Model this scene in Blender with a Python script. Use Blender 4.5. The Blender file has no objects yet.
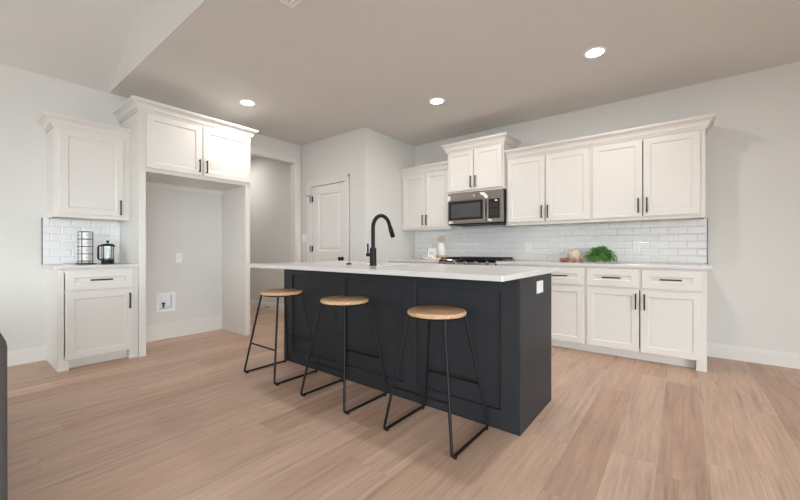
import bpy, bmesh, math, random
from mathutils import Vector, Matrix
PI = math.pi
S = bpy.context.scene
C = S.collection

# ------------------------------------------------------------------ camera
CAM_H = 1.057
cam_d = bpy.data.cameras.new('camera'); cam = bpy.data.objects.new('camera', cam_d); C.objects.link(cam)
cam_d.sensor_width = 36.0; cam_d.lens = 356.5 / 800 * 36.0; cam_d.clip_start = 0.05; cam_d.clip_end = 60
cam.location = (0, 0, CAM_H)
cam.rotation_euler = (math.radians(90 - 0.07), 0, math.radians(38.196))
S.camera = cam
# ------------------------------------------------------------------ light
W = bpy.data.worlds.new('daylight'); S.world = W; W.use_nodes = True
bg = W.node_tree.nodes['Background']
def world_sky():
    # overcast daylight: brighter towards the window side (right and behind), dimmer ground below the horizon
    n = W.node_tree.nodes; L = W.node_tree.links.new
    tc = n.new('ShaderNodeTexCoord')
    def dot(v):
        q = n.new('ShaderNodeVectorMath'); q.operation = 'DOT_PRODUCT'; L(tc.outputs['Generated'], q.inputs[0]); q.inputs[1].default_value = v; return q.outputs['Value']
    def mr(x, a, b, c, d):
        q = n.new('ShaderNodeMapRange'); q.inputs['From Min'].default_value = a; q.inputs['From Max'].default_value = b; q.inputs['To Min'].default_value = c; q.inputs['To Max'].default_value = d; L(x, q.inputs['Value']); return q.outputs[0]
    side = mr(dot(Vector((1, -.1, .05)).normalized()), 0, 1, SKY_BASE, SKY_SIDE)
    gnd = mr(dot((0, 0, 1)), -.15, .1, .35, 1)
    q = n.new('ShaderNodeMath'); q.operation = 'MULTIPLY'; L(side, q.inputs[0]); L(gnd, q.inputs[1]); L(q.outputs[0], bg.inputs[1])
    bg.inputs[0].default_value = (.835, .942, 1.0, 1)
SKY_BASE, SKY_SIDE = 1.0, 6.0
world_sky()
LAMP = 122.0            # recessed lamp emission
LAMP_COL = (1.0, 0.962, 0.93)
S.view_settings.view_transform = 'Standard'; S.view_settings.look = 'None'
S.view_settings.gamma = 1.0; S.view_settings.use_curve_mapping = False
S.view_settings.exposure = 1.31
S.cycles.use_denoising = True; S.cycles.denoising_prefilter = 'ACCURATE'; S.cycles.denoising_input_passes = 'RGB_ALBEDO_NORMAL'
S.cycles.max_bounces = 10; S.cycles.diffuse_bounces = 6; S.cycles.glossy_bounces = 4; S.cycles.transmission_bounces = 8
S.cycles.sample_clamp_indirect = 6; S.cycles.caustics_reflective = False; S.cycles.caustics_refractive = False

# ------------------------------------------------------------------ materials
def lin(c):
    return tuple(((v/255)/12.92 if v/255 <= .04045 else ((v/255+.055)/1.055)**2.4) for v in c)
def base_mat(name, rgb, rough=.5, metal=0, spec=.5, coat=0):
    m = bpy.data.materials.new(name); m.use_nodes = True
    b = m.node_tree.nodes['Principled BSDF']
    b.inputs['Base Color'].default_value = (*lin(rgb), 1); b.inputs['Roughness'].default_value = rough
    b.inputs['Metallic'].default_value = metal; b.inputs['Specular IOR Level'].default_value = spec
    b.inputs['Coat Weight'].default_value = coat
    return m, m.node_tree, b
def noise_mat(name, rgb, rough=.5, metal=0, var=.06, scale=8, stretch=(1,1,1), bump=0, bscale=None, spec=.5, coat=0):
    """procedural paint / metal / cloth: small colour variation and an optional bump"""
    m, nt, b = base_mat(name, rgb, rough, metal, spec, coat)
    n = nt.nodes; L = nt.links.new
    tc = n.new('ShaderNodeTexCoord'); mp = n.new('ShaderNodeMapping'); mp.inputs['Scale'].default_value = stretch
    L(tc.outputs['Object'], mp.inputs['Vector'])
    nz = n.new('ShaderNodeTexNoise'); nz.inputs['Scale'].default_value = scale; nz.inputs['Detail'].default_value = 4
    L(mp.outputs[0], nz.inputs['Vector'])
    rp = n.new('ShaderNodeValToRGB'); c = lin(rgb)
    rp.color_ramp.elements[0].position = .3; rp.color_ramp.elements[1].position = .7
    rp.color_ramp.elements[0].color = (*[v*(1-var) for v in c], 1)
    rp.color_ramp.elements[1].color = (*[min(1, v*(1+var)) for v in c], 1)
    L(nz.outputs['Fac'], rp.inputs[0]); L(rp.outputs[0], b.inputs['Base Color'])
    if bump:
        n2 = n.new('ShaderNodeTexNoise'); n2.inputs['Scale'].default_value = bscale or scale*10; n2.inputs['Detail'].default_value = 3
        L(mp.outputs[0], n2.inputs['Vector'])
        bp = n.new('ShaderNodeBump'); bp.inputs['Strength'].default_value = bump; bp.inputs['Distance'].default_value = .002
        L(n2.outputs['Fac'], bp.inputs['Height']); L(bp.outputs[0], b.inputs['Normal'])
    return m
def wood_mat(name, light, dark, axis='X', rough=.45, scale=1.0):
    m, nt, b = base_mat(name, light, rough); n = nt.nodes; L = nt.links.new
    tc = n.new('ShaderNodeTexCoord'); mp = n.new('ShaderNodeMapping')
    st = {'X': (3,30,30), 'Y': (30,3,30), 'Z': (30,30,3)}[axis]; mp.inputs['Scale'].default_value = [v*scale for v in st]
    L(tc.outputs['Object'], mp.inputs['Vector'])
    nz = n.new('ShaderNodeTexNoise'); nz.inputs['Scale'].default_value = 1.6; nz.inputs['Detail'].default_value = 6; nz.inputs['Distortion'].default_value = .6
    L(mp.outputs[0], nz.inputs['Vector'])
    rp = n.new('ShaderNodeValToRGB'); rp.color_ramp.elements[0].position = .3; rp.color_ramp.elements[1].position = .68
    rp.color_ramp.elements[0].color = (*lin(dark), 1); rp.color_ramp.elements[1].color = (*lin(light), 1)
    L(nz.outputs['Fac'], rp.inputs[0]); L(rp.outputs[0], b.inputs['Base Color'])
    bp = n.new('ShaderNodeBump'); bp.inputs['Strength'].default_value = .15; bp.inputs['Distance'].default_value = .001
    L(nz.outputs['Fac'], bp.inputs['Height']); L(bp.outputs[0], b.inputs['Normal'])
    return m

def floor_mat():
    PW, PL = .193, 1.5
    m, nt, b = base_mat('oak_planks', (190,160,136), .42); n = nt.nodes; L = nt.links.new
    def M(op, a, c=None, d=None):
        q = n.new('ShaderNodeMath'); q.operation = op
        for i, v in enumerate((a, c, d)):
            if v is None: continue
            if isinstance(v, (int, float)): q.inputs[i].default_value = v
            else: L(v, q.inputs[i])
        return q.outputs[0]
    tc = n.new('ShaderNodeTexCoord'); sp = n.new('ShaderNodeSeparateXYZ'); L(tc.outputs['Object'], sp.inputs[0])
    u = M('DIVIDE', M('ADD', sp.outputs['X'], .09), PW); iu = M('FLOOR', u); fu = M('SUBTRACT', u, iu)
    w1 = n.new('ShaderNodeTexWhiteNoise'); w1.noise_dimensions = '1D'; L(iu, w1.inputs['W'])
    v = M('ADD', M('DIVIDE', M('ADD', sp.outputs['Y'], .55), PL), M('MULTIPLY', w1.outputs['Value'], 7.3)); iv = M('FLOOR', v); fv = M('SUBTRACT', v, iv)
    cid = n.new('ShaderNodeCombineXYZ'); L(iu, cid.inputs[0]); L(iv, cid.inputs[1])
    w2 = n.new('ShaderNodeTexWhiteNoise'); w2.noise_dimensions = '2D'; L(cid.outputs[0], w2.inputs['Vector'])
    # plank tone
    rp = n.new('ShaderNodeValToRGB'); e = rp.color_ramp.elements
    e[0].position = 0; e[0].color = (*lin((182,150,130)), 1); e[1].position = 1; e[1].color = (*lin((205,175,154)), 1)
    for p_, c_ in ((.3,(190,159,138)), (.6,(197,168,146)), (.8,(192,164,146))):
        q = e.new(p_); q.color = (*lin(c_), 1)
    L(w2.outputs['Value'], rp.inputs[0])
    # grain: long streaks plus cathedral figure, shifted per plank
    off = n.new('ShaderNodeCombineXYZ'); L(M('MULTIPLY', w2.outputs['Value'], 37), off.inputs[0]); L(M('MULTIPLY', w2.outputs['Value'], 91), off.inputs[1])
    va = n.new('ShaderNodeVectorMath'); va.operation = 'ADD'; L(tc.outputs['Object'], va.inputs[0]); L(off.outputs[0], va.inputs[1])
    def nz(scale, st, det, dist):
        mp = n.new('ShaderNodeMapping'); mp.inputs['Scale'].default_value = st; L(va.outputs[0], mp.inputs['Vector'])
        q = n.new('ShaderNodeTexNoise'); q.inputs['Scale'].default_value = scale; q.inputs['Detail'].default_value = det; q.inputs['Distortion'].default_value = dist
        L(mp.outputs[0], q.inputs['Vector']); return q.outputs['Fac']
    g1 = nz(1, (60,2.2,1), 5, .3); g2 = nz(1, (9,1.1,1), 4, 1.2); g3 = nz(1, (11,.9,1), 4, .8); g4 = nz(1, (26,1.3,1), 3, .6)
    ring = M('SINE', M('MULTIPLY', g2, 60))
    k = M('ADD', M('MULTIPLY', M('SUBTRACT', g1, .5), .6), M('ADD', M('MULTIPLY', ring, .035), M('MULTIPLY', M('SUBTRACT', g3, .5), .55)))
    # knots
    vo = n.new('ShaderNodeTexVoronoi'); vo.inputs['Scale'].default_value = 1; mp = n.new('ShaderNodeMapping'); mp.inputs['Scale'].default_value = (5,1.6,1)
    L(va.outputs[0], mp.inputs['Vector']); L(mp.outputs[0], vo.inputs['Vector'])
    kn = M('MULTIPLY', M('SUBTRACT', 1, M('MINIMUM', M('MULTIPLY', vo.outputs['Distance'], 9), 1)), -.25)
    k = M('ADD', k, kn)
    k = M('SUBTRACT', k, M('MULTIPLY', M('MAXIMUM', M('SUBTRACT', g4, .58), 0), 1.5))    # dark mineral streaks
    # seams
    du = M('MINIMUM', fu, M('SUBTRACT', 1, fu)); dv = M('MINIMUM', fv, M('SUBTRACT', 1, fv))
    seam = M('MINIMUM', M('DIVIDE', M('MULTIPLY', du, PW), .0018), M('DIVIDE', M('MULTIPLY', dv, PL), .0018)); seam = M('MINIMUM', seam, 1)
    fac = M('MULTIPLY', M('ADD', 1, k), M('ADD', .84, M('MULTIPLY', seam, .16)))
    mx = n.new('ShaderNodeVectorMath'); mx.operation = 'SCALE'; L(rp.outputs[0], mx.inputs[0]); L(fac, mx.inputs['Scale'])
    L(mx.outputs[0], b.inputs['Base Color'])
    L(M('ADD', .4, M('MULTIPLY', g1, .18)), b.inputs['Roughness'])
    bp = n.new('ShaderNodeBump'); bp.inputs['Strength'].default_value = .25; bp.inputs['Distance'].default_value = .001
    L(M('ADD', seam, M('MULTIPLY', g1, .3)), bp.inputs['Height']); L(bp.outputs[0], b.inputs['Normal'])
    return m
def quartz_mat():
    m, nt, b = base_mat('white_quartz', (226,224,222), .16); n = nt.nodes; L = nt.links.new
    tc = n.new('ShaderNodeTexCoord')
    nz = n.new('ShaderNodeTexNoise'); nz.inputs['Scale'].default_value = 1.7; nz.inputs['Detail'].default_value = 8; nz.inputs['Distortion'].default_value = 1.5
    L(tc.outputs['Object'], nz.inputs['Vector'])
    rp = n.new('ShaderNodeValToRGB'); e = rp.color_ramp.elements
    e[0].position = .44; e[0].color = (*lin((214,211,209)), 1); e[1].position = .56; e[1].color = (*lin((216,213,211)), 1)
    q = e.new(.5); q.color = (*lin((212,209,207)), 1)
    L(nz.outputs['Fac'], rp.inputs[0]); L(rp.outputs[0], b.inputs['Base Color'])
    return m
def steel_mat():
    m, nt, b = base_mat('brushed_steel', (150,143,137), .28, 1.0); n = nt.nodes; L = nt.links.new
    tc = n.new('ShaderNodeTexCoord'); mp = n.new('ShaderNodeMapping'); mp.inputs['Scale'].default_value = (2,2,300); L(tc.outputs['Object'], mp.inputs['Vector'])
    nz = n.new('ShaderNodeTexNoise'); nz.inputs['Scale'].default_value = 2; L(mp.outputs[0], nz.inputs['Vector'])
    mr = n.new('ShaderNodeMapRange'); mr.inputs['To Min'].default_value = .22; mr.inputs['To Max'].default_value = .38
    L(nz.outputs['Fac'], mr.inputs['Value']); L(mr.outputs[0], b.inputs['Roughness'])
    return m
def glass_mat():
    m, nt, b = base_mat('clear_glass', (245,248,248), .02); b.inputs['Transmission Weight'].default_value = 1; b.inputs['IOR'].default_value = 1.45
    return m
def lens_mat():
    m = bpy.data.materials.new('lit_lens'); m.use_nodes = True; nt = m.node_tree; nt.nodes.remove(nt.nodes['Principled BSDF'])
    e = nt.nodes.new('ShaderNodeEmission'); e.inputs[0].default_value = (*LAMP_COL, 1); e.inputs[1].default_value = LAMP
    nt.links.new(e.outputs[0], nt.nodes['Material Output'].inputs[0]); return m

M_WALL = noise_mat('wall_paint', (217,215,210), .85, var=.008, scale=3, bump=.12, bscale=160, spec=.25)
M_CEIL = noise_mat('ceiling_paint', (222,219,216), .9, var=.01, scale=3, bump=.25, bscale=90, spec=.2)
M_TRIM = noise_mat('trim_paint', (223,220,215), .45, var=.006, scale=4)
M_CAB = noise_mat('cabinet_paint', (223,219,213), .38, var=.006, scale=5)
M_ISL = noise_mat('charcoal_paint', (42,44,48), .5, var=.05, scale=6, spec=.35)
M_BLACK = noise_mat('matte_black_metal', (15,14,14), .5, metal=0, spec=.3, var=.1, scale=30)
M_BRONZE = noise_mat('pull_metal', (58,54,52), .38, metal=.6, var=.1, scale=30)
M_FLOOR = floor_mat(); M_QUARTZ = quartz_mat(); M_STEEL = steel_mat(); M_GLASS = glass_mat(); M_LENS = lens_mat()
M_TILE = noise_mat('glazed_tile', (230,229,228), .17, var=.02, scale=4)
M_GROUT = noise_mat('grout', (205,203,200), .9, var=.05, scale=60)
M_SEAT = wood_mat('seat_wood', (226,190,154), (180,138,102), 'X', .55, 1.6)
M_WOOD = wood_mat('spoon_wood', (226,200,172), (196,162,130), 'Z', .6)
M_WHITEPL = noise_mat('white_plastic', (238,238,238), .35, var=.01, scale=10)
M_DARKGL = noise_mat('black_glass', (22,22,23), .08, var=.05, scale=5)
M_WINGL = noise_mat('oven_window', (70,72,74), .12, var=.05, scale=300)
M_CERAM = noise_mat('white_ceramic', (236,234,230), .25, var=.02, scale=20)
M_CREAM = noise_mat('cream_stoneware', (214,196,174), .7, var=.1, scale=40, bump=.2)
M_POD = noise_mat('dried_pod', (152,104,92), .8, var=.35, scale=60, bump=.4)
M_LEAF = noise_mat('leaf_green', (104,156,80), .4, var=.45, scale=30)
M_FABRIC = noise_mat('grey_upholstery', (88,86,84), .95, var=.18, scale=140, bump=.6, bscale=420)
M_IRON = noise_mat('cast_iron', (26,26,27), .6, var=.15, scale=50, bump=.2)
M_COFFEE = noise_mat('coffee_grounds', (96,60,44), .8, var=.3, scale=90)
M_INK = noise_mat('grey_ink', (90,94,100), .7, var=.1, scale=50)
M_PATCH = noise_mat('patch_white', (244,244,246), .3, var=.03, scale=30)
M_BEAD = noise_mat('pale_bead', (232,222,208), .7, var=.08, scale=40)
M_SLOT = noise_mat('dark_slot', (52,50,48), .7, var=.1, scale=50)
M_TILTRIM = noise_mat('grey_metal_edge', (96,96,98), .35, metal=.8, var=.05, scale=30)

# ------------------------------------------------------------------ mesh helpers
ORI = {}
class MB:
    def __init__(s): s.bm = bmesh.new(); s.mi = 0
    def _tag(s, faces):
        for f in faces: f.material_index = s.mi
    def box(s, x0, x1, y0, y1, z0, z1):
        x0, x1 = sorted((x0, x1)); y0, y1 = sorted((y0, y1)); z0, z1 = sorted((z0, z1))
        v = [s.bm.verts.new(p) for p in ((x0,y0,z0),(x1,y0,z0),(x1,y1,z0),(x0,y1,z0),(x0,y0,z1),(x1,y0,z1),(x1,y1,z1),(x0,y1,z1))]
        f = [s.bm.faces.new([v[i] for i in q]) for q in ((3,2,1,0),(4,5,6,7),(0,1,5,4),(1,2,6,5),(2,3,7,6),(3,0,4,7))]
        s._tag(f); return f     # bottom, top, front(-y), right(+x), back(+y), left(-x)
    def rbox(s, x0, x1, y0, y1, z0, z1, r=.005, seg=2):
        f = s.box(x0, x1, y0, y1, z0, z1)
        e = list({e for q in f for e in q.edges})
        res = bmesh.ops.bevel(s.bm, geom=e, offset=r, segments=seg, affect='EDGES', profile=.5)
        s._tag(res['faces'])
    def poly_prism(s, pts, axis, a, b):
        """outline pts (2d) extruded along axis between a and b"""
        def P(p, t): return {'x': (t,p[0],p[1]), 'y': (p[0],t,p[1]), 'z': (p[0],p[1],t)}[axis]
        A = [s.bm.verts.new(P(p, a)) for p in pts]; B = [s.bm.verts.new(P(p, b)) for p in pts]; n = len(pts)
        f = [s.bm.faces.new(A), s.bm.faces.new(B[::-1])] + [s.bm.faces.new((A[i], B[i], B[(i+1)%n], A[(i+1)%n])) for i in range(n)]
        s._tag(f)
    def lathe(s, prof, c=(0,0,0), seg=24, cap=True, axis='z'):
        rings = []
        for r, z in prof:
            ring = []
            for i in range(seg):
                a = 2*PI*i/seg; x, y = r*math.cos(a), r*math.sin(a)
                p = {'z': (x,y,z), 'y': (x,z,y), 'x': (z,x,y)}[axis]
                ring.append(s.bm.verts.new((c[0]+p[0], c[1]+p[1], c[2]+p[2])))
            rings.append(ring)
        f = []
        for a, b in zip(rings, rings[1:]):
            for i in range(seg): f.append(s.bm.faces.new((a[i], a[(i+1)%seg], b[(i+1)%seg], b[i])))
        if cap:
            f.append(s.bm.faces.new(rings[0][::-1])); f.append(s.bm.faces.new(rings[-1]))
        s._tag(f)
    def tube(s, pts, r, seg=10, closed=False, cap=True):
        pts = [Vector(p) for p in pts]; n = len(pts); rings = []
        rr = r if isinstance(r, (list, tuple)) else [r]*n
        prev = None
        for i, p in enumerate(pts):
            if closed: t = (pts[(i+1)%n]-pts[i-1])
            else: t = (pts[min(i+1,n-1)]-pts[max(i-1,0)])
            t.normalize()
            if prev is None:
                u = t.orthogonal().normalized()
            else:
                u = (prev - t*prev.dot(t)).normalized()
            prev = u; w = t.cross(u)
            rings.append([s.bm.verts.new(p + u*(rr[i]*math.cos(2*PI*k/seg)) + w*(rr[i]*math.sin(2*PI*k/seg))) for k in range(seg)])
        f = []
        prs = list(zip(rings, rings[1:])) + ([(rings[-1], rings[0])] if closed else [])
        for a, b in prs:
            for k in range(seg): f.append(s.bm.faces.new((a[k], a[(k+1)%seg], b[(k+1)%seg], b[k])))
        if cap and not closed:
            f.append(s.bm.faces.new(rings[0][::-1])); f.append(s.bm.faces.new(rings[-1]))
        s._tag(f)
    def ball(s, c, r, seg=12, sc=(1,1,1)):
        k = bmesh.ops.create_uvsphere(s.bm, u_segments=seg, v_segments=max(6, seg*2//3), radius=r)
        for v in k['verts']: v.co = Vector((v.co.x*sc[0]+c[0], v.co.y*sc[1]+c[1], v.co.z*sc[2]+c[2]))
        s._tag({f for v in k['verts'] for f in v.link_faces})
    def sweep(s, prof, path, z0):
        """closed (out, up) profile along an open plan path; 'out' is to the right of travel; mitred"""
        n = len(path); nr = []
        for a, b in zip(path, path[1:]):
            d = Vector((b[0]-a[0], b[1]-a[1])).normalized(); nr.append(Vector((d.y, -d.x)))
        rings = []
        for i, p in enumerate(path):
            if i == 0: o = nr[0]
            elif i == n-1: o = nr[-1]
            else: o = (nr[i-1]+nr[i])/(1+nr[i-1].dot(nr[i]))
            rings.append([s.bm.verts.new((p[0]+o.x*q[0], p[1]+o.y*q[0], z0+q[1])) for q in prof])
        m = len(prof); f = []
        for a, b in zip(rings, rings[1:]):
            for k in range(m): f.append(s.bm.faces.new((a[k], b[k], b[(k+1)%m], a[(k+1)%m])))
        f.append(s.bm.faces.new(rings[0])); f.append(s.bm.faces.new(rings[-1][::-1])); s._tag(f)
    def build(s, name, mats, parent=None, smooth=None, bevel=0, recalc=True):
        if recalc: bmesh.ops.recalc_face_normals(s.bm, faces=s.bm.faces)
        vs = s.bm.verts
        lo = Vector([min(v.co[i] for v in vs) for i in range(3)]); hi = Vector([max(v.co[i] for v in vs) for i in range(3)])
        c = (lo+hi)/2
        if parent is None: c.z = lo.z
        bmesh.ops.translate(s.bm, verts=list(vs), vec=-c)
        me = bpy.data.meshes.new(name); s.bm.to_mesh(me); s.bm.free()
        for m in (mats if isinstance(mats, (list, tuple)) else [mats]): me.materials.append(m)
        o = bpy.data.objects.new(name, me); C.objects.link(o)
        ORI[o.name] = c
        if parent is not None:
            o.parent = parent; o.location = c - ORI.get(parent.name, Vector((0,0,0)))
        else: o.location = c
        if smooth:
            try: me.shade_smooth()
            except Exception:
                for p in me.polygons: p.use_smooth = True
            if smooth is not True:
                me.set_sharp_from_angle(angle=math.radians(smooth))
        if bevel:
            md = o.modifiers.new('bevel', 'BEVEL'); md.width = bevel; md.segments = 2; md.limit_method = 'ANGLE'; md.angle_limit = math.radians(50)
        return o
def tag(o, label, cat, group=None):
    o['label'] = label; o['category'] = cat
    if group: o['group'] = group
    return o
def thing(name, label, cat, loc, rz=0, group=None):
    o = bpy.data.objects.new(name, None); C.objects.link(o); o.empty_display_size = .05
    o.location = loc; o.rotation_euler = (0, 0, rz); ORI[o.name] = Vector((0,0,0))
    return tag(o, label, cat, group)
def struct(o): o['kind'] = 'structure'; return o
def dup(root, loc, rz=None, label=None):
    r = root.copy(); C.objects.link(r); r.location = loc
    if rz is not None: r.rotation_euler = (0, 0, rz)
    if label: r['label'] = label
    for ch in list(root.children):
        c = ch.copy(); C.objects.link(c); c.parent = r
        for g in list(ch.children):
            d = g.copy(); C.objects.link(d); d.parent = c
    return r

# ------------------------------------------------------------------ setting
XL, YB, H, YE = -4.794, 4.676, 2.726, 1.07
XN, YD = -3.377, 3.52           # pantry box
XR, YR = 4.4, -4.6
OP0, OP1, OPZ = 2.45, 3.42, 2.43  # hall opening
T = .12
m = MB(); m.box(-8.2, XR+.2, YR, YB+T, -.05, 0); struct(m.build('floor', M_FLOOR))
# floor object's texture space must be the world's
fl = bpy.data.objects['floor']
for v in fl.data.vertices: v.co += fl.location
fl.location = (0,0,0)
m = MB(); m.box(XN-2.2, XR+T, YB, YB+T, 0, H+.1); struct(m.build('wall_back', M_WALL))
WY0, WY1, WZ0, WZ1 = 1.532, 1.672, .359, .513    # hole for the water supply box
m = MB(); m.box(XL-T, XL, YR, WY0, 0, H); m.box(XL-T, XL, WY1, OP0, 0, H); m.box(XL-T, XL, WY0, WY1, 0, WZ0); m.box(XL-T, XL, WY0, WY1, WZ1, H); m.box(XL-T, XL, OP0, OP1, OPZ, H); m.box(XL-T, XL, OP1, YD+.1, 0, H)
struct(m.build('wall_left', M_WALL))
DX0, DX1, DZ = -4.532, -3.768, 2.035
m = MB(); m.box(XL, DX0, YD, YD+T, 0, H); m.box(DX1, XN, YD, YD+T, 0, H); m.box(DX0, DX1, YD, YD+T, DZ, H)
struct(m.build('wall_pantry', M_WALL))
m = MB(); m.box(XN-T, XN, YD+T, YB, 0, H); struct(m.build('wall_pantry_side', M_WALL))
m = MB(); m.box(-8.0, XL-T, 3.48, 3.6, 0, H); struct(m.build('wall_hall', M_WALL))
m = MB(); m.box(-8.1, -8.0, 2.0, 3.6, 0, H); struct(m.build('wall_hall_end', M_WALL))
m = MB(); m.box(-8.0, XL-T, 2.1, 2.2, 0, H); struct(m.build('wall_hall_near', M_WALL))
WH = 2.2      # head height of the patio openings that let the daylight in, behind and to the right of the camera
m = MB(); m.box(XR, XR+T, 1.3, YB, 0, H); m.box(XR, XR+T, YR, 1.3, WH, H); m.box(XR, XR+T, YR, YR+.5, 0, WH); m.box(XR, XR+T, -1.85, -1.65, 0, WH); struct(m.build('wall_right', M_WALL))
m = MB(); m.box(XL-T, -3.9, YR-T, YR, 0, WH); m.box(3.8, XR+T, YR-T, YR, 0, WH); m.box(-.1, .1, YR-T, YR, 0, WH); m.poly_prism([(XL-T,WH), (XR+T,WH), (XR+T,H), (2.2,H), (-1.3,4.63), (XL-T,H)], 'y', YR-T, YR); struct(m.build('wall_rear', M_WALL))
m = MB(); m.box(XL-T, XR+T, YE+.012, YB+T, H, H+.1); m.box(-8.1, XL-T, 2.0, 3.6, H, H+.1)
struct(m.build('ceiling', M_CEIL))
SL = .543; XRG = -1.3; ZRG = H + SL*(XRG-XL); XE = XRG + (XRG-XL)
m = MB(); m.poly_prism([(XL-T,H), (XL,H), (XRG,ZRG), (XE,H), (XR,H), (XR,H+.1), (XE+.05,H+.1), (XRG,ZRG+.12), (XL-T,H+.1)], 'y', YR, YE)
struct(m.build('ceiling_vaulted', M_CEIL))
m = MB(); m.poly_prism([(XL,H), (XE,H), (XRG,ZRG)], 'y', YE, YE+.0119); struct(m.build('wall_gable', M_WALL))

BB = [(0,0),(.016,0),(.016,.098),(.011,.104),(.011,.115),(.006,.126),(.004,.133),(0,.133)]
m = MB(); m.sweep(BB, [(.19,YB), (XR,YB)], 0); struct(m.build('baseboard_back', M_TRIM))
m = MB(); m.sweep(BB, [(XL,YR+.05), (XL,.588)], 0); struct(m.build('baseboard_left', M_TRIM))
m = MB(); m.box(XL, XL+.015, 1.235, 2.258, 0, .19); struct(m.build('baseboard_alcove', M_TRIM, bevel=.003))
m = MB(); m.sweep(BB, [(-7.98,3.48), (XL-T-.01,3.48)], 0); struct(m.build('baseboard_hall', M_TRIM))
# casings (flat boards with a stepped edge)
def casing(name, x0, x1, ztop, w, fx):
    """fx maps (along, out, z) to world box"""
    m = MB()
    for a0, a1, z0, z1 in ((x0-w, x0, 0, ztop+w), (x1, x1+w, 0, ztop+w), (x0, x1, ztop, ztop+w)):
        fx(m, a0, a1, .014, z0, z1)
    for a0, a1, z0, z1 in ((x0-w, x0-w+.03, 0, ztop+w), (x1+w-.03, x1+w, 0, ztop+w), (x0-w, x1+w, ztop+w-.03, ztop+w)):
        fx(m, a0, a1, .021, z0, z1)
    return struct(m.build(name, M_TRIM, bevel=.003))
casing('trim_1', DX0, DX1, DZ, .092, lambda m, a0, a1, t, z0, z1: m.box(a0, a1, YD-t, YD, z0, z1))
casing('trim_2', OP0, OP1, OPZ, .085, lambda m, a0, a1, t, z0, z1: m.box(XL, XL+t, a0, a1, z0, z1))
m = MB(); m.box(XL-T, XL, OP1-.012, OP1, 0, OPZ); m.box(XL-T, XL, OP0, OP0+.012, 0, OPZ); m.box(XL-T, XL, OP0, OP1, OPZ-.012, OPZ)
struct(m.build('trim_3', M_TRIM))
# pantry door: two moulded panels
def door_face(m, x0, x1, z0, z1, yf, panels, depth=.009):
    xs = sorted({x0, x1, *[p[0] for p in panels], *[p[1] for p in panels]}); zs = sorted({z0, z1, *[p[2] for p in panels], *[p[3] for p in panels]})
    for i in range(len(xs)-1):
        for j in range(len(zs)-1):
            if any(p[0] <= xs[i] < p[1] and p[2] <= zs[j] < p[3] for p in panels): continue
            m.box(xs[i], xs[i+1], yf, yf+.012, zs[j], zs[j+1])
    for p in panels:
        k = .022
        def ring(i, y): return [(p[0]+i, y, p[2]+i), (p[1]-i, y, p[2]+i), (p[1]-i, y, p[3]-i), (p[0]+i, y, p[3]-i)]
        R = [[m.bm.verts.new(q) for q in ring(*a)] for a in ((0, yf), (k*.5, yf+depth), (k, yf+depth), (k*2, yf+.003))]
        for a, b in zip(R, R[1:]):
            for i in range(4): m.bm.faces.new((a[i], a[(i+1)%4], b[(i+1)%4], b[i]))
        m.bm.faces.new(R[-1])
m = MB(); g = .004
door_face(m, DX0+g, DX1-g, .01, DZ-g, YD+.012, [(-4.375, -3.885, 1.04, 1.90), (-4.375, -3.885, .2, .90)])
m.box(DX0+g, DX1-g, YD+.024, YD+.05, .01, DZ-g)
door = struct(m.build('door_1', M_TRIM, recalc=True))
m = MB(); kx, kz = -3.838, .925
m.lathe([(.0,.0),(.031,.0),(.031,.006),(.012,.012),(.012,.034),(.025,.042),(.029,.056),(.024,.068),(.0,.072)], (kx, YD+.012, kz), 20, False, 'y')
for v in m.bm.verts: v.co.y = 2*(YD+.012) - v.co.y
m.build('door_handle', M_BLACK, door, smooth=True)
for hz in (1.84, 1.07, .25):
    m = MB(); m.lathe([(.0,-.05),(.007,-.05),(.007,.05),(.0,.05)], (DX0-.002, YD-.018, hz), 10, False); m.box(DX0-.002, DX0+.03, YD+.006, YD+.0115, hz-.045, hz+.045)
    if hz > 1.5: m.tube([(DX0-.002, YD-.02, hz+.05), (DX0-.03, YD-.05, hz+.05), (DX0-.06, YD-.045, hz+.055)], .006)
    m.build('hinge', M_BLACK, door)

# backsplash: bevelled running-bond tile as one surface each
def backsplash(name, L, z0, z1, fx, cut=None):
    m = MB(); tw, th, g = .1555, .0745, .0025
    m.mi = 1; fx(m, [(0,0,z0),(L,0,z0),(L,0,z1),(0,0,z1)], .003); m.mi = 0
    n = int(round((z1-z0)/th)); th = (z1-z0)/n
    for j in range(n):
        a = L + (tw*.5 if j % 2 else tw*.0)
        za, zb = z0+j*th+g/2, z0+(j+1)*th-g/2
        while a > 0.004:
            xa, xb = max(0, a-tw)+g/2, min(L, a)-g/2; a -= tw
            if xb-xa < .012: continue
            k = .009; kx_ = min(k, (xb-xa)*.3)
            R = [[(xa,.003,za),(xb,.003,za),(xb,.003,zb),(xa,.003,zb)], [(xa,.006,za),(xb,.006,za),(xb,.006,zb),(xa,.006,zb)],
                 [(xa+kx_,.0085,za+k),(xb-kx_,.0085,za+k),(xb-kx_,.0085,zb-k),(xa+kx_,.0085,zb-k)]]
            V = [[m.bm.verts.new(fxp(name, q)) for q in r] for r in R]
            for A, B in zip(V, V[1:]):
                for i in range(4): m.bm.faces.new((A[i], A[(i+1)%4], B[(i+1)%4], B[i]))
            m.bm.faces.new(V[-1])
    return struct(m.build(name, [M_TILE, M_GROUT], recalc=False))
def fxp(name, q):
    a, o, z = q
    return (XN + a, YB - o, z) if name.endswith('back') else (XL + o, .565 + a, z)
def quadface(name):
    def f(m, pts, o):
        fc = m.bm.faces.new([m.bm.verts.new(fxp(name, (p[0], o, p[2]))) for p in pts]); fc.material_index = m.mi
    return f
backsplash('wall_tile_back', .208-XN, .915, 1.368, quadface('back'))
backsplash('wall_tile_left', 1.163-.565, .915, 1.362, quadface('left'))
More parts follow.
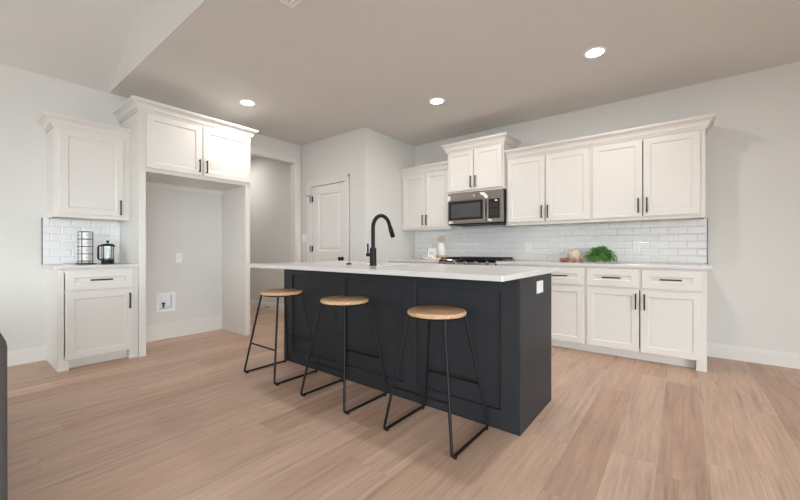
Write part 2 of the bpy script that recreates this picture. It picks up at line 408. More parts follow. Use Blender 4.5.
m = MB(); m.box(.208, .2135, YB-.013, YB, .915, 1.368); struct(m.build('trim_4', M_TILTRIM))
m = MB(); m.box(XL, XL+.013, .558, .565, .915, 1.362); struct(m.build('trim_5', M_TILTRIM))

# ------------------------------------------------------------------ cabinet makers (local: x width, back at y=0, front towards -y)
def shaker(m, x0, x1, z0, z1, yf, rail=.058, t=.02, mould=.009, dep=.009):
    """door or drawer front; front plane at y=yf, thickness t behind it"""
    def ring(i, y): return [(x0+i,y,z0+i),(x1-i,y,z0+i),(x1-i,y,z1-i),(x0+i,y,z1-i)]
    e = .0025
    R = [[m.bm.verts.new(q) for q in r] for r in (ring(0,yf+t), ring(0,yf+e), ring(e,yf), ring(rail,yf), ring(rail+.002,yf+dep*.45), ring(rail+mould,yf+dep), )]
    for a, b in zip(R, R[1:]):
        for i in range(4): m.bm.faces.new((a[i], a[(i+1)%4], b[(i+1)%4], b[i]))
    m.bm.faces.new(R[-1]); m.bm.faces.new(R[0][::-1])
def pull(parent, x, z, yf, L, vert=True):
    m = MB(); h = L/2
    if vert:
        m.rbox(x-.0065, x+.0065, yf-.036, yf-.024, z-h, z+h, .002)
        for s in (-1, 1): m.box(x-.004, x+.004, yf-.026, yf, z+s*(h-.012)-.004, z+s*(h-.012)+.004)
    else:
        m.rbox(x-h, x+h, yf-.036, yf-.024, z-.0065, z+.0065, .002)
        for s in (-1, 1): m.box(x+s*(h-.012)-.004, x+s*(h-.012)+.004, yf-.026, yf, z-.004, z+.004)
    o = m.build('pull_handle', M_BRONZE, parent); o['label'] = 'dark metal bar pull'
    return o
CROWN = [(0,0),(.01,0),(.01,.014),(.018,.014),(.018,.024),(.026,.026),(.028,.042),(.036,.06),(.05,.074),(.06,.078),(.06,.088),(.07,.088),(.07,.106),(0,.106)]
def upper(name, label, cat, w, d, z0, z1, loc, rz, doors, left_open=True, pulls=(), group=None, pz=None, pl=.15, rs=.04):
    t = thing(name, label, cat, loc, rz, group)
    m = MB(); k = .018; zb = z0+.022
    m.box(0, k, -d+.02, 0, z0, z1); m.box(w-k, w, -d+.02, 0, z0, z1); m.box(k, w-k, -d+.02, 0, zb, zb+k); m.box(k, w-k, -d+.02, 0, z1-k, z1); m.box(k, w-k, -.008, 0, zb+k, z1-k)
    m.build('carcass', M_CAB, t)
    m = MB(); r = .04
    m.box(0, r, -d, -d+.02, z0, z1); m.box(w-rs, w, -d, -d+.02, z0, z1); m.box(r, w-rs, -d, -d+.02, z0, z0+.042); m.box(r, w-rs, -d, -d+.02, z1-.06, z1)
    m.build('face_frame', M_CAB, t, bevel=.0015)
    for i, (a, b, za, zb_) in enumerate(doors):
        m = MB(); shaker(m, a, b, za, zb_, -d-.02); o = m.build('door', M_CAB, t)
        pull(o, pulls[i], (pz if pz else za+.11), -d-.02, pl)
    return t
def base(name, label, w, d, loc, rz, doors, drawers, pulls, feet=(True, True), group=None):
    t = thing(name, label, 'cabinet', loc, rz, group); zt = .885; tk = .095
    m = MB(); k = .018
    m.box(0, k, -d+.075, 0, 0, zt); m.box(w-k, w, -d+.075, 0, 0, zt); m.box(0, k, -d+.02, -d+.075, 0 if feet[0] else tk, zt); m.box(w-k, w, -d+.02, -d+.075, 0 if feet[1] else tk, zt); m.box(k, w-k, -d+.02, 0, tk, tk+k); m.box(k, w-k, -.008, 0, tk+k, zt); m.box(k, w-k, -d+.02, -d+.1, zt-k, zt)
    m.build('carcass', M_CAB, t)
    m = MB(); r = .04
    for i, x in enumerate((0, w-r)):
        m.box(x, x+r, -d, -d+.02, tk, zt)
        if feet[i]: m.box(0 if i == 0 else w-.072, .072 if i == 0 else w, -d, -d+.02, 0, tk); m.box(.072-k if i == 0 else w-.072, .072 if i == 0 else w-.072+k, -d+.02, -d+.075, 0, tk)
    m.box(r, w-r, -d, -d+.02, tk, tk+.03); m.box(r, w-r, -d, -d+.02, zt-.035, zt); m.box(r, w-r, -d, -d+.02, .67, .70)
    if len(doors) > 1: m.box((doors[0][1]+doors[1][0])/2-.02, (doors[0][1]+doors[1][0])/2+.02, -d, -d+.02, .70, zt-.035)
    m.build('face_frame', M_CAB, t, bevel=.0015)
    m = MB(); m.box(k, w-k, -d+.075, -d+.09, 0, tk); m.build('toe_kick', M_CAB, t)
    for i, (a, b) in enumerate(doors):
        m = MB(); shaker(m, a, b, .092, .677, -d-.02); o = m.build('door', M_CAB, t)
        pull(o, pulls[i], .568, -d-.02, .15)
    for a, b in drawers:
        m = MB(); shaker(m, a, b, .693, .868, -d-.02, rail=.06); o = m.build('drawer', M_CAB, t)
        pull(o, (a+b)/2, .783, -d-.02, .16, False)
    return t
def crown(parent, w, d, z, left=True, right=True, name='crown_moulding', dl=None, dr=None):
    m = MB(); p = [(0,-d), (w,-d)]
    if left: p = [(0, dl or 0)] + p
    if right: p = p + [(w, dr or 0)]
    m.sweep(CROWN, p, z); return m.build(name, M_CAB, parent)

# ---- back wall, uppers
UD = .331; UZ0, UZ1 = 1.356, 2.20; DZ0, DZ1 = 1.392, 2.168
XM0, XM1, XA, XB = -2.52, -1.722, -.765, .18
def dpair(w, s=.016, e=.034, mid=None):
    mid = w/2 if mid is None else mid
    return mid
GU = 'white shaker cabinets along the back wall'
w = XM0-XN-.002; mid = .44
upper('wall_cabinet', 'white two-door shaker upper cabinet in the corner beside the pantry wall, left of the microwave', 'cabinet', w, UD, 1.345, UZ1, (XN+.002, YB, 0), 0,
      [(.03, mid-.004, 1.378, DZ1), (mid+.004, w-.016, 1.378, DZ1)], pulls=(mid-.034, mid+.034), group=GU)
cr = upper_left = [o for o in C.objects if o.get('label', '').startswith('white two-door shaker upper cabinet in the corner')][0]
crown(cr, w, UD, 2.178, False, False)
MD = .411; w = XM1-XM0
t = upper('wall_cabinet', 'short raised white two-door cabinet above the microwave with its own crown', 'cabinet', w, MD, 1.818, 2.40, (XM0, YB, 0), 0,
      [(.018, w/2-.004, 1.842, 2.368), (w/2+.004, w-.018, 1.842, 2.368)], pulls=(w/2-.034, w/2+.034), group=GU, pz=1.945)
crown(t, w, MD, 2.378)
w = XA-XM1-.002; mid = (-1.245-XM1-.002)
upper('wall_cabinet', 'white two-door upper cabinet directly right of the microwave, left half of the long crowned run', 'cabinet', w, UD, UZ0, UZ1, (XM1+.002, YB, 0), 0,
      [(.02, mid-.004, DZ0, DZ1), (mid+.004, w-.016, DZ0, DZ1)], pulls=(mid-.034, mid+.034), group=GU)
w = XB-XA; mid = -.299-XA
upper('wall_cabinet', 'white two-door upper cabinet at the right end of the long crowned run, above the outlet', 'cabinet', w, UD, UZ0, UZ1, (XA, YB, 0), 0,
      [(.016, mid-.004, DZ0, DZ1), (mid+.005, w-.036, DZ0, DZ1)], pulls=(mid-.036, mid+.036), group=GU)
m = MB(); m.sweep(CROWN, [(XM1+.004, YB-UD), (XB, YB-UD), (XB, YB)], 2.178)
tag(m.build('crown_moulding', M_CAB), 'long white crown moulding across the tops of the two right upper cabinets', 'moulding')
# ---- back wall, base
BD = .631
GB = 'white base cabinets along the back wall'
w = XM0-XN-.004
base('base_cabinet', 'white base cabinet left of the range in the corner, mostly hidden behind the island', w, BD, (XN+.002, YB, 0), 0, [(.03, .425), (.435, w-.016)], [(.03, .425), (.435, w-.016)], (.39, .47), (False, False), GB)
w = XA-XM1-.002; mid = -1.24-XM1-.002
base('base_cabinet', 'white base cabinet right of the range, its left part hidden behind the island end', w, BD, (XM1+.002, YB, 0), 0, [(.018, mid-.005), (mid+.005, w-.015)], [(.018, mid-.005), (mid+.005, w-.015)], (mid-.037, mid+.037), (False, False), GB)
w = XB-XA; mid = -.301-XA
base('base_cabinet', 'white two-door two-drawer base cabinet at the right end of the back counter', w, BD, (XA, YB, 0), 0, [(.014, mid-.005), (mid+.005, w-.033)], [(.014, mid-.008), (mid+.016, w-.033)], (mid-.03, mid+.038), (False, True), GB)
m = MB(); m.rbox(XM1+.003, .212, YB-.658, YB-.001, .886, .915, .003)
tag(m.build('countertop', M_QUARTZ), 'long pale quartz countertop right of the range carrying the green plant', 'countertop')
m = MB(); m.rbox(XN+.001, XM0-.003, YB-.658, YB-.001, .886, .915, .003)
tag(m.build('countertop', M_QUARTZ), 'short pale quartz countertop left of the range carrying the utensil crock', 'countertop')

# ---- left wall
LR = PI/2    # local -y becomes world +x, local x becomes world y
w = 1.165-.588
t = base('base_cabinet', 'single white base cabinet with one drawer and one door at the coffee nook, left wall', w, .589, (XL, .588, 0), LR, [(.046, w-.045)], [(.046, w-.045)], (w-.075,), (True, True))
m = MB(); m.rbox(XL+.001, XL+.617, .56, 1.164, .886, .915, .003)
tag(m.build('countertop', M_QUARTZ), 'small white countertop on the single cabinet carrying the mug rack and french press', 'countertop')
w = 1.1655-.598
t = upper('wall_cabinet', 'single-door white upper cabinet above the coffee nook on the left wall', 'cabinet', w, .332, 1.356, 2.20, (XL, .598, 0), LR,
          [(.036, w-.056, 1.392, 2.168)], pulls=(w-.085,), pz=1.475, rs=.075)
crown(t, w, .332, 2.172, True, False)
# refrigerator surround
FD = .612; y0, y1 = 1.167, 2.319; w = y1-y0
t = thing('refrigerator_surround', 'tall white cabinet surround with an empty refrigerator bay and two doors above', 'cabinet', (XL, y0, 0), LR)
m = MB(); m.box(0, .058, -FD, 0, 0, 2.44); m.build('side_panel', M_CAB, t, bevel=.002)
m = MB(); m.box(w-.058, w, -FD, 0, 0, 2.44); m.build('side_panel', M_CAB, t, bevel=.002)
m = MB(); m.box(.058, w-.058, -FD, 0, 1.835, 1.862); m.box(.058, w-.058, -FD, 0, 2.42, 2.44); m.box(.058, w-.058, -FD, -FD+.02, 1.862, 2.42); m.build('cabinet_box', M_CAB, t)
m = MB(); m.box(.058, w-.058, -.018, 0, 1.775, 1.835); m.build('back_rail', M_CAB, t)
mid = (1.754-y0)
for i, (a, b) in enumerate(((.058, mid-.008), (mid+.008, w-.006))):
    m = MB(); shaker(m, a, b, 1.873, 2.415, -FD-.02); o = m.build('door', M_CAB, t)
    pull(o, (b-.03 if i == 0 else a+.03), 1.975, -FD-.02, .14)
crown(t, w, FD, 2.425, True, True)

# ------------------------------------------------------------------ island
IX0, IX1, IY0, IY1, IZ = -2.995, -.718, 2.003, 2.646, .90
t = thing('kitchen_island', 'charcoal painted kitchen island with three recessed panels facing the stools', 'island', ((IX0+IX1)/2, (IY0+IY1)/2, 0))
ox, oy = (IX0+IX1)/2, (IY0+IY1)/2
m = MB()
def ib(x0, x1, y0, y1, z0, z1): m.box(x0-ox, x1-ox, y0-oy, y1-oy, z0, z1)
ib(IX0, IX1, IY0+.018, IY0+.03, 0, IZ); ib(IX0, IX0+.018, IY0+.03, IY1-.02, 0, IZ); ib(IX1-.018, IX1, IY0+.03, IY1-.02, 0, IZ)
ib(IX0+.018, IX1-.018, IY0+.03, IY1-.02, .10, .118)
m.build('carcass', M_ISL, t)
m = MB()
PX = [(-2.87, -2.25), (-2.148, -1.548), (-1.435, -.826)]; PZ0, PZ1 = .115, .812
edges = [IX0] + [e for p in PX for e in p] + [IX1]
for a, b in zip(edges[::2], edges[1::2]): ib(a, b, IY0, IY0+.018, 0, IZ)
for a, b in PX:
    ib(a, b, IY0, IY0+.018, 0, PZ0); ib(a, b, IY0, IY0+.018, PZ1, IZ)
m.build('panel_frame', M_ISL, t, bevel=.0025)
m = MB(); ib(IX1, IX1+.006, IY0, IY1-.02, 0, IZ); m.build('end_panel', M_ISL, t, bevel=.002)
m = MB(); ib(IX0+.018, IX1-.018, IY1-.09, IY1-.08, 0, .10); m.build('toe_kick', M_ISL, t)
n = 4; cw = (IX1-IX0-.04)/n
for i in range(n):     # working side
    xa = IX0+.02+i*cw-ox; m = MB(); shaker(m, -(xa+cw-.004), -(xa+.004), .11, .88, -(IY1-oy)-.0)
    for v in m.bm.verts: v.co.x *= -1; v.co.y *= -1
    o = m.build('door', M_ISL, t)
    px = xa + (cw-.05 if i % 2 == 0 else .05)
    q = MB(); q.rbox(px-.005, px+.005, IY1-oy+.024, IY1-oy+.034, .68, .81, .002); q.box(px-.004, px+.004, IY1-oy, IY1-oy+.026, .69, .70); q.box(px-.004, px+.004, IY1-oy, IY1-oy+.026, .79, .80); q.build('pull_handle', M_BRONZE, o)
# worktop with a sink opening
CX0, CX1, CY0, CY1, CZ = -3.025, -.676, 1.665, 2.69, .93
SX0, SX1, SY0, SY1 = -2.29, -1.56, 2.19, 2.60
m = MB()
xs = [CX0, SX0, SX1, CX1]; ys = [CY0, SY0, SY1, CY1]
grid = {}
for k, z in enumerate((.901, CZ)):
    for i, x in enumerate(xs):
        for j, y in enumerate(ys): grid[i,j,k] = m.bm.verts.new((x, y, z))
for i in range(3):
    for j in range(3):
        if (i, j) == (1, 1): continue
        for k in (0, 1): m.bm.faces.new([grid[a,b,k] for a, b in ((i,j),(i+1,j),(i+1,j+1),(i,j+1))])
for i in range(3):
    for j in (0, 3): m.bm.faces.new((grid[i,j,0], grid[i+1,j,0], grid[i+1,j,1], grid[i,j,1])); m.bm.faces.new((grid[j,i,0], grid[j,i+1,0], grid[j,i+1,1], grid[j,i,1]))
for a, b in (((1,1),(2,1)), ((2,1),(2,2)), ((2,2),(1,2)), ((1,2),(1,1))): m.bm.faces.new((grid[a[0],a[1],0], grid[b[0],b[1],0], grid[b[0],b[1],1], grid[a[0],a[1],1]))
ve = [e for e in m.bm.edges if abs(e.verts[0].co.z-e.verts[1].co.z) > .01 and abs(e.verts[0].co.x-(-1.85)) > 1 and (e.verts[0].co.y < CY0+.01 or e.verts[0].co.y > CY1-.01)]
bmesh.ops.bevel(m.bm, geom=ve, offset=.006, segments=3, affect='EDGES')
tag(m.build('countertop', M_QUARTZ, bevel=.002), 'large white quartz worktop overhanging the dark island', 'countertop')
m = MB(); k = .012; zb = .72
m.box(SX0-k, SX0, SY0-k, SY1+k, zb, .9); m.box(SX1, SX1+k, SY0-k, SY1+k, zb, .9); m.box(SX0, SX1, SY0-k, SY0, zb, .9); m.box(SX0, SX1, SY1, SY1+k, zb, .9); m.box(SX0-k, SX1+k, SY0-k, SY1+k, zb-k, zb)
sk = tag(m.build('sink', M_CERAM), 'white undermount sink set in the island worktop behind the faucet', 'sink')
m = MB(); m.lathe([(0,.0),(.04,.0),(.04,.004),(.03,.003),(0,.003)], ((SX0+SX1)/2, 2.4, zb), 20, False); m.build('drain', M_STEEL, sk, smooth=40)
# faucet
fx, fy = -1.93, 2.105
t = thing('kitchen_faucet', 'tall matte black gooseneck faucet on the island worktop', 'faucet', (fx, fy, CZ))
m = MB(); m.lathe([(0,0),(.028,0),(.03,.006),(.0265,.01),(.0265,.135),(.02,.142),(0,.142)], (0,0,0), 24, False); m.build('base', M_BLACK, t, smooth=40)
R = .105; zc = .30; pts = [(0,0,.14)] + [(0, R-R*math.cos(a), zc+R*math.sin(a)) for a in [PI*i/18 for i in range(0, 17)]]
e = Vector(pts[-1]); d = (e-Vector(pts[-2])).normalized()
m = MB(); m.tube(pts + [tuple(e+d*.012)], .0158, 14); m.build('spout', M_BLACK, t, smooth=40)
m = MB(); a = e+d*.012; m.tube([a, a+d*.012, a+d*.02, a+d*.095, a+d*.1], [.0158,.017,.019,.0205,.018], 16); m.build('spray_head', M_BLACK, t, smooth=40)
m = MB(); m.tube([(-.02,0,.085), (-.066,0,.085)], [.0145,.0145], 14); m.tube([(-.056,0,.09), (-.057,0,.175)], .0068, 10); m.build('lever_handle', M_BLACK, t, smooth=40)
m = MB(); m.lathe([(0,0),(.024,0),(.024,.006),(.017,.009),(.017,.012),(0,.012)], (-2.232, 2.13, CZ), 20, False)
tag(m.build('sink_button', M_BLACK, smooth=40), 'small round black push button on the island worktop left of the faucet', 'button')

# ------------------------------------------------------------------ stools
SZ = .705
def make_stool(label, loc):
    t = thing('bar_stool', label, 'stool', loc, 0, 'bar stools at the island')
    m = MB(); r = .172
    m.lathe([(0,SZ-.026),(r-.008,SZ-.026),(r-.002,SZ-.022),(r,SZ-.015),(r,SZ-.009),(r-.003,SZ-.003),(r-.009,SZ),(0,SZ)], (0,0,0), 56, False); m.build('seat', M_SEAT, t, smooth=40)
    ax, ay, bx, by = .122, .115, .226, .214; rr = .0083
    zt = SZ-.031
    m = MB(); m.tube([(.15*math.cos(a), .15*math.sin(a), zt) for a in [2*PI*i/36 for i in range(36)]], .0055, 8, True); m.build('seat_ring', M_BLACK, t, smooth=40)
    for sx in (-1, 1):
        f = .055    # rounded bends at the foot
        top = Vector((sx*ax, -ay, zt)); bot = Vector((sx*bx, -by, .0125)); dl = (top-bot).normalized()
        tp2 = Vector((sx*ax, ay, zt)); bt2 = Vector((sx*bx, by, .0125)); d2 = (tp2-bt2).normalized()
        def bend(p, u, v, r_=.03):
            A, B = p+u*r_, p+v*r_; return [A*(1-s)**2 + p*2*s*(1-s) + B*s*s for s in [i/6 for i in range(7)]]
        ydir = Vector((0,1,0))
        path1 = bend(bot, dl, ydir)
        m = MB(); m.tube([top]+path1[:4], rr, 10); m.build('leg', M_BLACK, t, smooth=40)
        path2 = bend(bt2, -ydir, d2)
        m = MB(); m.tube(path2[3:]+[tp2], rr, 10); m.build('leg', M_BLACK, t, smooth=40)
        m = MB(); m.tube(path1[3:]+path2[:4], rr, 10)
        m.build('floor_rail', M_BLACK, t, smooth=40)
        for yy in (-by+.03, by-.03):
            m = MB(); m.lathe([(0,0),(.011,0),(.011,.012),(0,.012)], (sx*bx, yy, 0), 12, False); m.build('foot_pad', M_BLACK, t, smooth=40)
    k = .262/SZ
    for s in (-1, 1):
        y = s*(by+(ay-by)*k); x = bx+(ax-bx)*k
        m = MB(); m.tube([(-x, y, .262), (x, y, .262)], .0068, 10); m.build('stretcher', M_BLACK, t, smooth=40)
    return t
st = make_stool('round wood-seat black wire stool nearest the camera, at the right end of the island', (-1.122, 1.774, 0))
dup(st, (-1.906, 1.776, 0), None, 'round wood-seat black wire stool in the middle of the three at the island')
dup(st, (-2.690, 1.776, 0), None, 'round wood-seat black wire stool at the island end beside the refrigerator bay')

# ------------------------------------------------------------------ microwave
w, d, z0, z1 = XM1-XM0-.006, .405, 1.392, 1.815; h = z1-z0
t = thing('microwave', 'stainless over-the-range microwave with black window under the raised cabinet', 'microwave', (XM0+.003, YB, 0))
m = MB(); m.box(.001, w-.001, -d+.005, -.002, z0+.012, z1); m.build('housing', M_DARKGL, t)
m = MB(); m.rbox(0, .005+w*.735, -d-.012, -d+.004, z0+.012, z1-.105, .004); dr = m.build('door', M_STEEL, t)
m = MB(); m.rbox(0, w, -d-.012, -d+.004, z1-.103, z1, .004); tp = m.build('top_band', M_STEEL, t)
m = MB(); m.rbox(w*.742, w, -d-.012, -d+.004, z0+.012, z1-.105, .004); cp = m.build('control_side', M_STEEL, t)
m = MB(); m.rbox(.02, w*.655, -d-.0165, -d-.012, z0+.062, z1-.112, .002); m.build('door_glass', M_DARKGL, dr)
m = MB(); m.rbox(.06, w*.615, -d-.0185, -d-.0165, z0+.092, z1-.148, .001); m.build('window', M_WINGL, dr)
m = MB(); hx = w*.695; m.rbox(hx-.013, hx+.013, -d-.046, -d-.032, z0+.04, z1-.11, .005); m.box(hx-.009, hx+.009, -d-.034, -d-.012, z0+.055, z0+.075); m.box(hx-.009, hx+.009, -d-.034, -d-.012, z1-.145, z1-.125); m.build('door_handle', M_STEEL, dr)
m = MB(); m.rbox(w*.757, w*.945, -d-.0165, -d-.012, z0+.062, z1-.112, .002); pn = m.build('control_panel', M_DARKGL, cp)
m = MB(); m.box(w*.865, w*.905, -d-.0175, -d-.0165, z1-.146, z1-.131); m.build('display', M_WHITEPL, pn)
for i in range(3):
    for j in range(6):
        if j == 2: continue
        xa = w*.79+i*.036; za = z1-.185-j*.026
        m = MB(); m.box(xa, xa+.02, -d-.0172, -d-.0165, za, za+.005); m.build('button', M_INK, pn)
m = MB(); m.lathe([(0,0),(.011,0),(.0115,.001),(.0095,.002),(0,.002)], (w*.5, -d-.012, z1-.05), 20, False, 'y')
for v in m.bm.verts: v.co.y = -2*(d+.012) - v.co.y
eb = m.build('emblem', M_WHITEPL, tp); eb['label'] = 'small round pale emblem'
m = MB()
m.tube([(w*.5-.007, -d-.0145, z1-.048), (w*.5-.002, -d-.0145, z1-.044), (w*.5-.003, -d-.0145, z1-.054), (w*.5+.004, -d-.0145, z1-.056), (w*.5+.006, -d-.0145, z1-.047)], .0009, 6); m.build('emblem_script', M_INK, eb)
m = MB(); m.rbox(.01, w-.01, -d+.02, -.01, z0, z0+.013, .003); vt = m.build('underside_grille', M_BLACK, t)
def add_patch(par, pts):  # irregular white patches laid flat on the steel front
    m = MB(); m.poly_prism(pts, 'y', -d-.0145, -d-.0125); o = m.build('white_patch', M_PATCH, par); o['label'] = 'irregular thin white patch'
add_patch(tp, [(.0, z1-.105), (.0, z1-.03), (.03, z1-.028), (.045, z1-.05), (.04, z1-.085), (.018, z1-.1)])
add_patch(tp, [(w*.60, z1-.02), (w*.68, z1-.022), (w*.74, z1-.07), (w*.745, z1-.098), (w*.70, z1-.1), (w*.67, z1-.065), (w*.62, z1-.045)])
add_patch(dr, [(.015, z0+.018), (.02, z0+.05), (.07, z0+.045), (.09, z0+.02)])
add_patch(cp, [(w*.745, z0+.035), (w*.75, z0+.055), (w*.80, z0+.05), (w*.82, z0+.03)])

# ------------------------------------------------------------------ range
w = XM1-XM0-.01; d = .66
t = thing('gas_range', 'stainless gas range with black cast iron grates under the microwave', 'stove', (XM0+.005, YB, 0))
m = MB(); m.box(.004, w-.004, -d+.03, -.02, .02, .90); m.build('body', M_STEEL, t)
m = MB(); m.rbox(0, w, -d+.01, -.012, .90, .925, .004); m.build('cooktop', M_DARKGL, t)
m = MB(); m.poly_prism([(-d+.03,.80),(-d-.02,.80),(-d-.02,.85),(-d+.03,.925)], 'x', 0, w); cpn = m.build('control_panel', M_STEEL, t)
for i in range(5):
    x = w*(.12+.19*i); m = MB(); m.lathe([(0,0),(.023,0),(.023,.004),(.018,.008),(.017,.03),(0,.032)], (0,0,0), 16, False)
    rot = Matrix.Rotation(math.radians(58), 4, 'X'); bmesh.ops.transform(m.bm, matrix=Matrix.Translation((x, -d+.002, .886)) @ rot, verts=list(m.bm.verts)); m.build('knob', M_STEEL, cpn, smooth=40)
m = MB(); m.rbox(.006, w-.006, -d-.01, -d+.028, .2, .79, .005); od = m.build('oven_door', M_STEEL, t)
m = MB(); m.box(.09, w-.09, -d-.013, -d-.01, .32, .66); m.build('window', M_DARKGL, od)
m = MB(); m.tube([(.06,-d-.055,.74), (w-.06,-d-.055,.74)], .012, 12); m.box(.075,.095,-d-.055,-d-.01,.732,.748); m.box(w-.095,w-.075,-d-.055,-d-.01,.732,.748); m.build('door_handle', M_STEEL, od, smooth=40)
m = MB(); m.rbox(.006, w-.006, -d-.01, -d+.028, .03, .19, .005); m.build('lower_drawer', M_STEEL, t)
for i in range(3):
    xa, xb = .018+i*(w-.036)/3+.003, .018+(i+1)*(w-.036)/3-.003; ya, yb = -d+.045, -.045; m = MB(); zc0, zc1 = .936, .955
    for x in (xa, xb-.014): m.box(x, x+.014, ya, yb, zc0, zc1)
    for y in (ya, (ya+yb)/2-.007, yb-.014): m.box(xa, xb, y, y+.014, zc0, zc1)
    m.box((xa+xb)/2-.006, (xa+xb)/2+.006, ya, yb, zc0, zc1)
    for y in (ya+.13, yb-.13): m.box(xa, xb, y-.006, y+.006, zc0, zc1)
    for x in (xa, xb-.014):
        for y in (ya, yb-.014): m.box(x, x+.014, y, y+.014, .925, zc0)
    m.build('grate', M_IRON, t)
    for y in (ya+.13, yb-.13):
        m = MB(); m.lathe([(0,.925),(.04,.925),(.04,.932),(.03,.935),(0,.935)], ((xa+xb)/2, y, 0), 18, False); m.build('burner_cap', M_IRON, t, smooth=40)

# ------------------------------------------------------------------ recessed lights, vent
def lamp(label, loc):
    t = thing('recessed_light', label, 'ceiling light', loc, 0, 'recessed ceiling lights')
    m = MB(); pr = [(.064,.0),(.064,-.005),(.068,-.007),(.086,-.006),(.091,-.001),(.091,.0)]
    m.lathe(pr, (0,0,0), 40, False); m.build('trim_ring', M_WHITEPL, t, smooth=40)
    m = MB(); m.lathe([(0,-.009),(.03,-.0085),(.05,-.0065),(.06,-.0035),(.0635,-.001)], (0,0,0), 40, False)
    bmesh.ops.remove_doubles(m.bm, verts=m.bm.verts, dist=1e-5)
    m.build('lens', M_LENS, t); return t
l0 = lamp('lit round ceiling downlight above the refrigerator bay', (-3.866, 2.112, H))
dup(l0, (-2.151, 3.405, H), None, 'lit round ceiling downlight in front of the microwave')
dup(l0, (-.571, 3.393, H), None, 'lit round ceiling downlight above the right counter run, largest in view')
dup(l0, (-.571, 2.112, H), None, 'lit round ceiling downlight above the near end of the island')
dup(l0, (-6.2, 2.85, H), None, 'lit round ceiling downlight in the hallway')
t = thing('ceiling_vent', 'white slatted ceiling air vent at the top edge above the island', 'vent', (-1.94, 1.37, H))
m = MB()
for a, b, c, e in ((-.165,.165,-.1,-.075), (-.165,.165,.075,.1), (-.165,-.14,-.075,.075), (.14,.165,-.075,.075)): m.box(a, b, c, e, -.01, 0)
m.build('frame', M_WHITEPL, t, bevel=.003)
m = MB(); m.box(-.14, .14, -.075, .075, -.001, 0); m.build('duct', M_SLOT, t)
for i in range(6):
    y = -.0625+i*.025; m = MB(); m.poly_prism([(y-.009,-.002),(y+.006,-.009),(y+.008,-.007),(y-.007,-.0015)], 'x', -.14, .14); m.build('slat', M_WHITEPL, t)

# ------------------------------------------------------------------ outlets and fittings
def plate(name, label, cat, loc, rz, kind, w=.072, h=.116):
    t = thing(name, label, cat, loc, rz)
    m = MB(); m.rbox(-w/2, w/2, -.006, 0, -h/2, h/2, .0025); m.build('cover_plate', M_WHITEPL, t)
    if kind == 'outlet':
        for s in (-1, 1):
            m = MB(); m.lathe([(0,-.006),(.0165,-.006),(.0165,-.009),(0,-.009)], (0,0,s*.02), 18, False, 'y'); o = m.build('socket', M_WHITEPL, t)
            q = MB(); q.box(-.007,-.005,-.0096,-.009,s*.02,s*.02+.008); q.box(.005,.007,-.0096,-.009,s*.02,s*.02+.007); q.box(-.002,.002,-.0096,-.009,s*.02-.009,s*.02-.005); q.build('slot', M_SLOT, o)
    elif kind == 'wide':
        for s in (-1, 1):
            m = MB(); m.lathe([(0,-.006),(.0165,-.006),(.0165,-.009),(0,-.009)], (s*.02,0,0), 18, False, 'y'); o = m.build('socket', M_WHITEPL, t)
            q = MB(); q.box(s*.02-.004,s*.02+.004,-.0096,-.009,.005,.007); q.box(s*.02-.0035,s*.02+.0035,-.0096,-.009,-.007,-.005); q.build('slot', M_SLOT, o)
    elif kind == 'single':
        m = MB(); m.lathe([(0,-.006),(.0175,-.006),(.0175,-.009),(0,-.009)], (0,0,0), 18, False, 'y'); o = m.build('socket', M_WHITEPL, t)
        q = MB(); q.box(-.007,-.005,-.0096,-.009,0,.008); q.box(.005,.007,-.0096,-.009,0,.007); q.box(-.002,.002,-.0096,-.009,-.009,-.005); q.build('slot', M_SLOT, o)
    else:
        for x in ((-.022, .022) if w > .1 else (0,)):
            m = MB(); m.rbox(x-.015, x+.015, -.009, -.006, -.032, .032, .001); m.build('rocker', M_WHITEPL, t)
    return t
plate('wall_outlet', 'white duplex outlet on the tile below the right end upper cabinet', 'outlet', (-.375, YB-.009, 1.087), 0, 'outlet')
plate('wall_outlet', 'white duplex outlet on the tile just right of the range', 'outlet', (-1.555, YB-.009, 1.09), 0, 'outlet')
plate('wall_outlet', 'white outlet high on the wall inside the empty refrigerator bay', 'outlet', (XL, 1.742, .955), LR, 'single')
plate('wall_outlet', 'white outlet on the dark end panel of the island', 'outlet', (IX1+.006, 2.354, .818), LR, 'wide', .122, .078)
plate('light_switch', 'white wall switch beside the pantry door casing', 'switch', (-4.709, YD, 1.235), 0, 'switch', .116, .116)
# water box
t = thing('water_supply_box', 'white recessed ice-maker water box low on the refrigerator bay wall', 'valve box', (XL, 1.602, .436), LR)
m = MB(); a, b = .1, .112
for x0, x1, z0, z1 in ((-a,-a+.033,-b,b), (a-.033,a,-b,b), (-a+.033,a-.033,-b,-b+.038), (-a+.033,a-.033,b-.038,b)): m.box(x0, x1, -.01, 0, z0, z1)
m.build('frame', M_WHITEPL, t, bevel=.003)
m = MB(); q_ = .069; v_ = .076
for x0, x1, z0, z1, y0, y1 in ((-q_,q_,-v_,v_,.068,.07), (-q_,-q_+.002,-v_,v_,0,.068), (q_-.002,q_,-v_,v_,0,.068), (-q_+.002,q_-.002,-v_,-v_+.002,0,.068), (-q_+.002,q_-.002,v_-.002,v_,0,.068)): m.box(x0, x1, y0, y1, z0, z1)
m.build('recess', M_WHITEPL, t)
m = MB(); m.tube([(-.012,.035,-.074), (-.012,.035,-.03)], .008, 10); m.tube([(-.03,.03,-.02), (.006,.03,-.02)], .008, 10); m.ball((-.012,.035,-.02), .014); m.tube([(-.012,.035,-.035), (-.012,.0,-.04)], .006, 10); m.build('valve', M_BRONZE, t, smooth=40)
